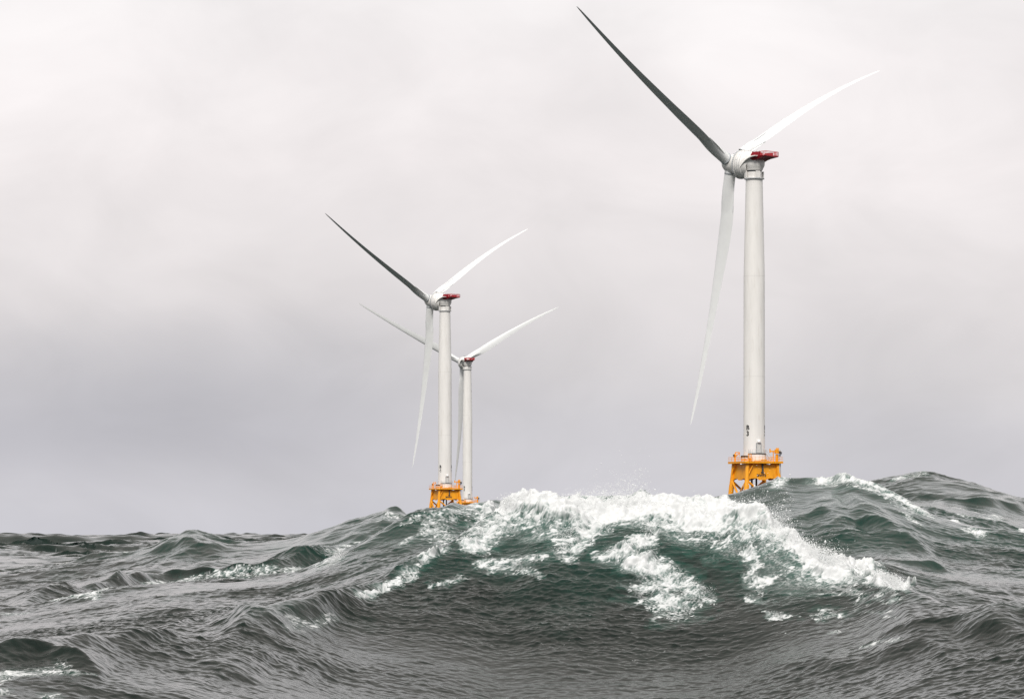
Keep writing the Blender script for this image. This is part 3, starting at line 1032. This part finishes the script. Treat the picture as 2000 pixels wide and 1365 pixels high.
    for p, q in zip(pts[:-1], pts[1:]):
        nn = 5 if (p - q).length < 3 else 9
        for i in range(nn + 1):
            w = p.lerp(q, i / nn)
            r_ = 0.07 if i % 3 == 0 else 0.035
            g.tube((w.x, w.y, hub.z + 1.05), (w.x, w.y, hub.z + 2.15), r_, n=6)
        for zr, r_ in ((2.15, 0.07), (1.8, 0.03), (1.45, 0.03), (1.15, 0.06)):
            g.tube((p.x, p.y, hub.z + zr), (q.x, q.y, hub.z + zr), r_, n=6)
    g.build('platform_railing', M_RAILRED, deck)
    # instrument masts on the nacelle roof
    for x, y, top in ((-2.2, -1.2, 4.6), (-1.0, 0.3, 4.4), (-3.3, 0.9, 3.9), (0.1, 1.0, 3.9)):
        b0 = Q(x, y, 1.2)
        g = MB()
        g.tube(b0, b0 + Vector((0, 0, top - 1.2)), 0.05, 0.035, n=6)
        if x == -1.0:
            b1 = Q(-1.0, 0.3, 4.2)
            g.tube(b1 - h * 0.35, b1 + h * 0.35, 0.04, n=6)
        g.build('instrument_mast', M_GREY, nacelle)
    g = MB()
    g.box(Q(-4.3, -0.6, 3.35), (0.8, 0.5, 0.35), psi)
    g.build('hatch', M_DARK, nacelle)

    # ---- blades
    xs, yt = naca()
    for k in range(3):
        az = phi + k * 2 * math.pi / 3
        s = u * math.cos(az) + h * math.sin(az)
        t_ = -u * math.sin(az) + h * math.cos(az)
        grav = Vector((0, 0, -1)); grav = grav - s * grav.dot(s)
        rings, span = [], list(np.linspace(1.5, 6, 5)) + list(np.linspace(7.2, R - 1.5, 44)) + [R - 0.9, R - 0.4, R - 0.12, R]
        for r in span:
            rn = r * 75 / R
            c = float(np.interp(rn, [1.5, 5, 9, 14, 18, 24, 30, 45, 60, 70, 73.5, 74.6, 75], [3.0, 3.05, 3.4, 4.0, 4.25, 4.05, 3.55, 2.45, 1.55, 0.90, .55, .3, .10]))
            tc_ = float(np.interp(rn, [1.5, 4, 8, 14, 20, 32, 75], [1.0, 0.98, 0.78, 0.45, 0.32, 0.24, 0.17]))
            rd = float(np.interp(rn, [4, 13], [1, 0]))         # roundness of the root
            tw = pitch + rad(float(np.interp(rn, [5, 20, 40, 75], [9, 4, 0, -2])))
            le = a * math.cos(tw) + t_ * math.sin(tw)
            fl = -a * math.sin(tw) + t_ * math.cos(tw)
            axis0 = hub + s * r + (a * pa + t_ * pt + grav * pg) * (r / R) ** 2 + a * (pc * r / R)
            ring = []
            m = len(xs)
            for i in range(m):
                ang = math.acos(1 - 2 * xs[i]) * (1 if i < (m + 2) // 2 else -1)
                circ = (0.5 * math.cos(ang), 0.5 * math.sin(ang))
                pax = float(np.interp(rn, [3, 15], [0.5, 0.30]))
                foil = (pax - xs[i], yt[i] * tc_)
                fx = circ[0] * rd + foil[0] * (1 - rd)
                fy = circ[1] * rd + foil[1] * (1 - rd)
                ring.append(axis0 + le * (fx * c) + fl * (fy * c))
            rings.append(ring)
        g = MB()
        g.loft(rings)
        blade = g.build('blade', M_BLADE, root, 60)
        # root collar and the thin trailing edge spoiler near the root
        g = MB()
        c0 = hub + s * 2.45
        w1 = s.orthogonal().normalized(); w2 = s.cross(w1)
        g.loft([circle(c0, w1, w2, 1.66, 36), circle(c0 + s * 0.32, w1, w2, 1.66, 36), circle(c0 + s * 0.34, w1, w2, 1.5, 36)])
        g.build('root_collar', M_SEAM, blade, 30)
        g = MB()
        sec = []
        for r in np.linspace(4.5, 13.0, 12):
            f_ = (r - 4.5) / 8.5
            c_ = float(np.interp(r, [5, 9, 14], [3.05, 3.4, 4.0]))
            q = hub + s * r + (a * pa + t_ * pt + grav * pg) * (r / R) ** 2 + a * (pc * r / R)
            e0 = q - a * (c_ * np.interp(r, [4, 13], [0.42, 0.62]))
            e1 = e0 - a * (0.08 + 0.50 * math.sin(f_ * math.pi * 0.85 + 0.2)) + t_ * 0.15
            sec.append([e0 + t_ * 0.07, e1 + t_ * 0.03, e1 - t_ * 0.03, e0 - t_ * 0.07])
        g.loft(sec)
        g.build('trailing_edge_spoiler', M_BLADE, blade)
        g = MB()
        for r in np.linspace(10, 16.5, 24):  # row of small fins
            rn = r * 75 / R
            c_ = float(np.interp(rn, [9, 14, 18], [3.4, 4.0, 4.25]))
            tc_ = float(np.interp(rn, [8, 14, 20], [0.78, 0.45, 0.32]))
            q = hub + s * r + (a * pa + t_ * pt + grav * pg) * (r / R) ** 2 + a * (pc * r / R) - a * c_ * 0.12
            for sg in (-1,):
                b0 = q + t_ * sg * (c_ * tc_ * 0.47)
                g.prism([b0 - a * 0.07 - s * 0.08, b0 + a * 0.07 - s * 0.08, b0 + a * 0.07 + s * 0.08, b0 - a * 0.07 + s * 0.08], t_ * sg * 0.12)
        g.build('vortex_fin_strip', M_SEAM, blade)

    # ---- jacket foundation
    al = rad(24)
    dirs = [Vector((-math.sin(al), -math.cos(al), 0)), Vector((math.cos(al), -math.sin(al), 0)), Vector((math.sin(al), math.cos(al), 0)), Vector((-math.cos(al), math.sin(al), 0))]
    DX = Vector((0.35, 0, 0))

    def leg_at(i, z):
        return DX + dirs[i] * (6.15 + (ZD - 0.8 - z) * 0.105) + Vector((0, 0, z))
    g = MB()
    cr = [DX + d * 7.75 for d in dirs]
    g.prism([(c.x, c.y, ZD - 0.55) for c in cr], (0, 0, 0.55))
    jd = g.build('jacket_deck', M_YEL, root)
    g = MB()
    for p, q in zip(cr, cr[1:] + cr[:1]):
        p = DX + (p - DX) * 0.985; q = DX + (q - DX) * 0.985
        for i in range(11):
            w = p.lerp(q, i / 11)
            g.tube((w.x, w.y, ZD), (w.x, w.y, ZD + 1.15), 0.032, n=6)
        for zr in (0.6, 1.15):
            g.tube((p.x, p.y, ZD + zr), (q.x, q.y, ZD + zr), 0.030, n=6)
    g.build('deck_railing', M_YEL, jd)
    for i in range(4):
        g = MB()
        prof = [(0.50, ZD - 0.55), (0.52, ZD - 3.5), (0.62, ZD - 6.0), (0.68, ZD - 6.3), (0.68, 12), (0.66, 0), (0.66, -6)]
        ax = (leg_at(i, -6) - leg_at(i, ZD)).normalized()
        w1 = ax.orthogonal().normalized(); w2 = ax.cross(w1)
        g.loft([circle(leg_at(i, z), w1, w2, r, 24) for r, z in prof])
        g.build('leg', M_YEL, root, 35)
    # transition walls between the legs, haunched at their ends
    for i in range(4):
        j = (i + 1) % 4
        p, q = leg_at(i, ZD - 0.6), leg_at(j, ZD - 0.6)
        e = (q - p).normalized(); ln = (q - p).length
        nrm = Vector((0, 0, 1)).cross(e)
        inn = DX - (p + q) / 2; inn.z = 0; inn.normalize()
        zb = ZD - 4.7
        prof = [(0.0, ZD - 0.56), (ln, ZD - 0.56)]
        for f_, zz_ in ((1.0 + 0.045, ZD - 5.4), (0.97, zb - 0.15), (0.88, zb + 0.15), (0.72, zb + 0.25), (0.60, zb - 0.25), (0.40, zb - 0.25), (0.28, zb + 0.25), (0.12, zb + 0.15), (0.03, zb - 0.15), (-0.045, ZD - 5.4)):
            prof.append((f_ * ln, zz_))
        g = MB()
        off = inn * 0.12
        poly = []
        for x, z in prof:
            lean = (ZD - 0.6 - z) * 0.105 * math.cos(math.pi / 4)
            b0 = p + e * x + off - inn * lean
            poly.append((b0.x, b0.y, z))
        g.prism(poly, inn * 0.25)
        wall = g.build('transition_wall', M_YEL, root)
        if i == 0:
            def on_wall(x, z, out=0.0):
                lean = (ZD - 0.6 - z) * 0.105 * math.cos(math.pi / 4)
                b0 = p + e * x + off - inn * (lean + out)
                return Vector((b0.x, b0.y, z))
            g = MB()
            v, f = text_mesh(plate, 0.95)
            g.add([on_wall(ln * 0.46 + q_[0], ZD - 4.05 + q_[1], 0.02) for q_ in v], f)
            g.build('lettering', M_BLACK, wall)
            g = MB()
            x0 = ln * 0.5
            g.prism([on_wall(x0 - 0.22, ZD - 0.6), on_wall(x0 + 0.22, ZD - 0.6), on_wall(x0 + 0.22, ZD - 3.0), on_wall(x0 - 0.22, ZD - 3.0)], -inn * 0.25)
            g.prism([on_wall(x0 - 0.45, ZD - 2.75), on_wall(x0 + 0.25, ZD - 2.75), on_wall(x0 + 0.25, ZD - 3.1), on_wall(x0 - 0.45, ZD - 3.1)], -inn * 0.3)
            g.build('cable_duct', M_DARK, wall)
        # cross braces of this face
        for z0, z1 in ((ZD - 5.0, ZD - 13.5), (ZD - 13.8, -4)):
            for s_, t2 in ((i, j), (j, i)):
                g = MB()
                g.tube(leg_at(s_, z0), leg_at(t2, z1), 0.30, n=14)
                g.build('brace', M_YEL, root, 35)
        g = MB()
        b0 = leg_at(i, ZD - 4.2) - inn * 0.2
        b1 = p + e * 1.6 - inn * 0.35; b1.z = ZD - 0.6
        g.tube(b0, b1, 0.17, n=10)
        g.build('strut', M_YEL, root, 35)
    g = MB()
    for x, y in ((-0.6, 0.3), (0.6, 0.3)):
        g.tube((x, y, ZD - 1), (x, y, -5), 0.26, n=12)
    g.build('cable_tube', M_DARK, root, 35)
    # equipment on the deck
    def dev(name, mat, parts, parent=root, smooth=30):
        g = MB()
        for kind, *ar in parts:
            getattr(g, kind)(*ar)
        return g.build(name, mat, parent, smooth)
    z = ZD
    dav = dev('davit', M_YEL, [('tube', (-5.0, 1.2, z), (-5.0, 1.2, z + 1.5), 0.22), ('tube', (-5.4, 1.2, z + 1.2), (-4.7, 1.2, z + 2.5), 0.13),
                               ('tube', (-4.9, 1.2, z + 1.3), (-3.8, 1.2, z + 2.3), 0.11), ('box', (-4.35, 1.2, z + 2.42), (1.25, 0.35, 0.25)),
                               ('box', (-5.0, 1.2, z + 1.75), (0.75, 0.7, 0.45), 0.0, 0.4), ('tube', (-3.8, 1.2, z + 2.4), (-3.8, 1.2, z + 1.5), 0.08)])
    dev('winch', M_DARK, [('tube', (-5.3, 0.85, z + 1.65), (-5.3, 1.55, z + 1.65), 0.24)], dav)
    cab = dev('switch_cabinet', M_BLACK, [('box', (-2.85, -4.2, z + 1.25), (1.8, 0.9, 0.5))])
    dev('cabinet_stand', M_YEL, [('box', (-2.85, -4.0, z + 0.4), (1.6, 0.6, 0.35)), ('tube', (-3.6, -4.2, z), (-3.6, -4.2, z + 1.0), 0.07), ('tube', (-2.1, -4.2, z), (-2.1, -4.2, z + 1.0), 0.07),
                                 ('tube', (-2.85, -4.4, z), (-2.85, -4.4, z + 1.0), 0.07)], cab)
    dev('vent_pipe', M_GREY, [('tube', (-3.3, -3.9, z + 1.5), (-3.0, -3.9, z + 2.0), 0.06), ('tube', (-3.0, -3.9, z + 2.0), (-2.95, -3.9, z + 2.8), 0.06), ('tube', (-2.95, -3.9, z + 2.8), (-2.65, -3.9, z + 3.1), 0.06),
                              ('tube', (-2.65, -3.9, z + 3.1), (-2.62, -3.9, z + 2.5), 0.06)], cab)
    cg = [('tube', (x, y, z), (x, y, z + 1.9), 0.06) for x in (-1.85, -1.1) for y in (-5.2, -4.2)]
    cg += [('tube', (-1.85, y, z + q), (-1.1, y, z + q), 0.05) for y in (-5.2, -4.2) for q in (0.7, 1.3, 1.9)]
    cg += [('tube', (x, -5.2, z + q), (x, -4.2, z + q), 0.05) for x in (-1.85, -1.1) for q in (0.7, 1.3, 1.9)]
    cg += [('box', (-1.5, -4.7, z + 0.5), (0.7, 0.9, 0.8))]
    dev('ladder_cage', M_YEL, cg)
    cr_ = dev('crane', M_YEL, [('tube', (5.9, -1.6, z), (5.9, -1.6, z + 1.9), 0.42, 0.38, 16), ('box', (6.1, -1.6, z + 2.6), (1.45, 1.2, 1.1), 0.2), ('tube', (6.0, -1.6, z + 2.9), (6.0, -1.6, z + 3.55), 0.52, 0.40, 16),
                               ('box', (4.75, -1.9, z + 2.65), (1.7, 0.4, 0.38)), ('box', (4.05, -1.9, z + 2.8), (0.32, 0.5, 1.05)), ('tube', (4.9, -1.9, z), (4.9, -1.9, z + 2.5), 0.14)])
    dev('crane_machinery', M_DARK, [('box', (6.75, -2.1, z + 2.2), (0.75, 0.4, 0.7), 0.0, 0.3), ('box', (6.6, -2.0, z + 1.55), (0.5, 0.5, 0.4))], cr_)
    dev('crane_cowl', M_GREY, [('box', (6.62, -2.3, z + 2.95), (0.55, 0.35, 0.5))], cr_)
    dev('boat_landing', M_GREY, [('tube', (6.75, -2.4, z - 0.4), (7.0, -2.6, -2), 0.12, 0.12, 10), ('tube', (6.45, -2.9, z - 0.4), (6.7, -3.1, -2), 0.10, 0.10, 10)] +
        [('tube', (6.75 + 0.25 * f_, -2.4 - 0.2 * f_, z - 0.6 - (z + 1) * f_), (6.45 + 0.25 * f_, -2.9 - 0.2 * f_, z - 0.6 - (z + 1) * f_), 0.05, 0.05, 6) for f_ in np.linspace(0.02, 0.98, 40)])
    for x, y in ((-3.5, -4.6), (3.4, -4.2)):
        dev('deck_floodlight', M_LAMP, [('box', (x, y, z - 0.72), (1.0, 0.5, 0.26))])
    dev('deck_pipework', M_YEL, [('tube', (-0.4, -5.5, z + 0.15), (3.6, -4.2, z + 0.15), 0.10), ('box', (2.2, -4.9, z + 0.25), (1.6, 0.3, 0.3), al), ('tube', (4.2, -3.6, z), (4.2, -3.6, z + 1.3), 0.08)])
    return root


turbine(1473, 946.0, (1428.1, 320.1), 0.797, 0.115, -1.099, -0.86, 6.49, -0.064, 69.24, 2.885, 4.89, 'B3',
        'tallest white wind turbine, marked B3 above its large yellow jacket', 'BIWF3')
turbine(869, 1490.0, (840.6, 587.6), 0.842, 0.100, -1.149, -0.90, 6.51, -0.064, 69.50, 2.76, 4.875, 'B4',
        'white wind turbine marked B4 whose tower passes in front of another rotor', 'BIWF4')
turbine(913, 2130.0, (902.4, 707.9), 0.332, 0.079, -1.125, 2.82, 5.43, -1.28, 71.02, 2.40, 4.9, 'B5',
        'smallest white wind turbine, its yellow base almost hidden behind the water', 'BIWF5')
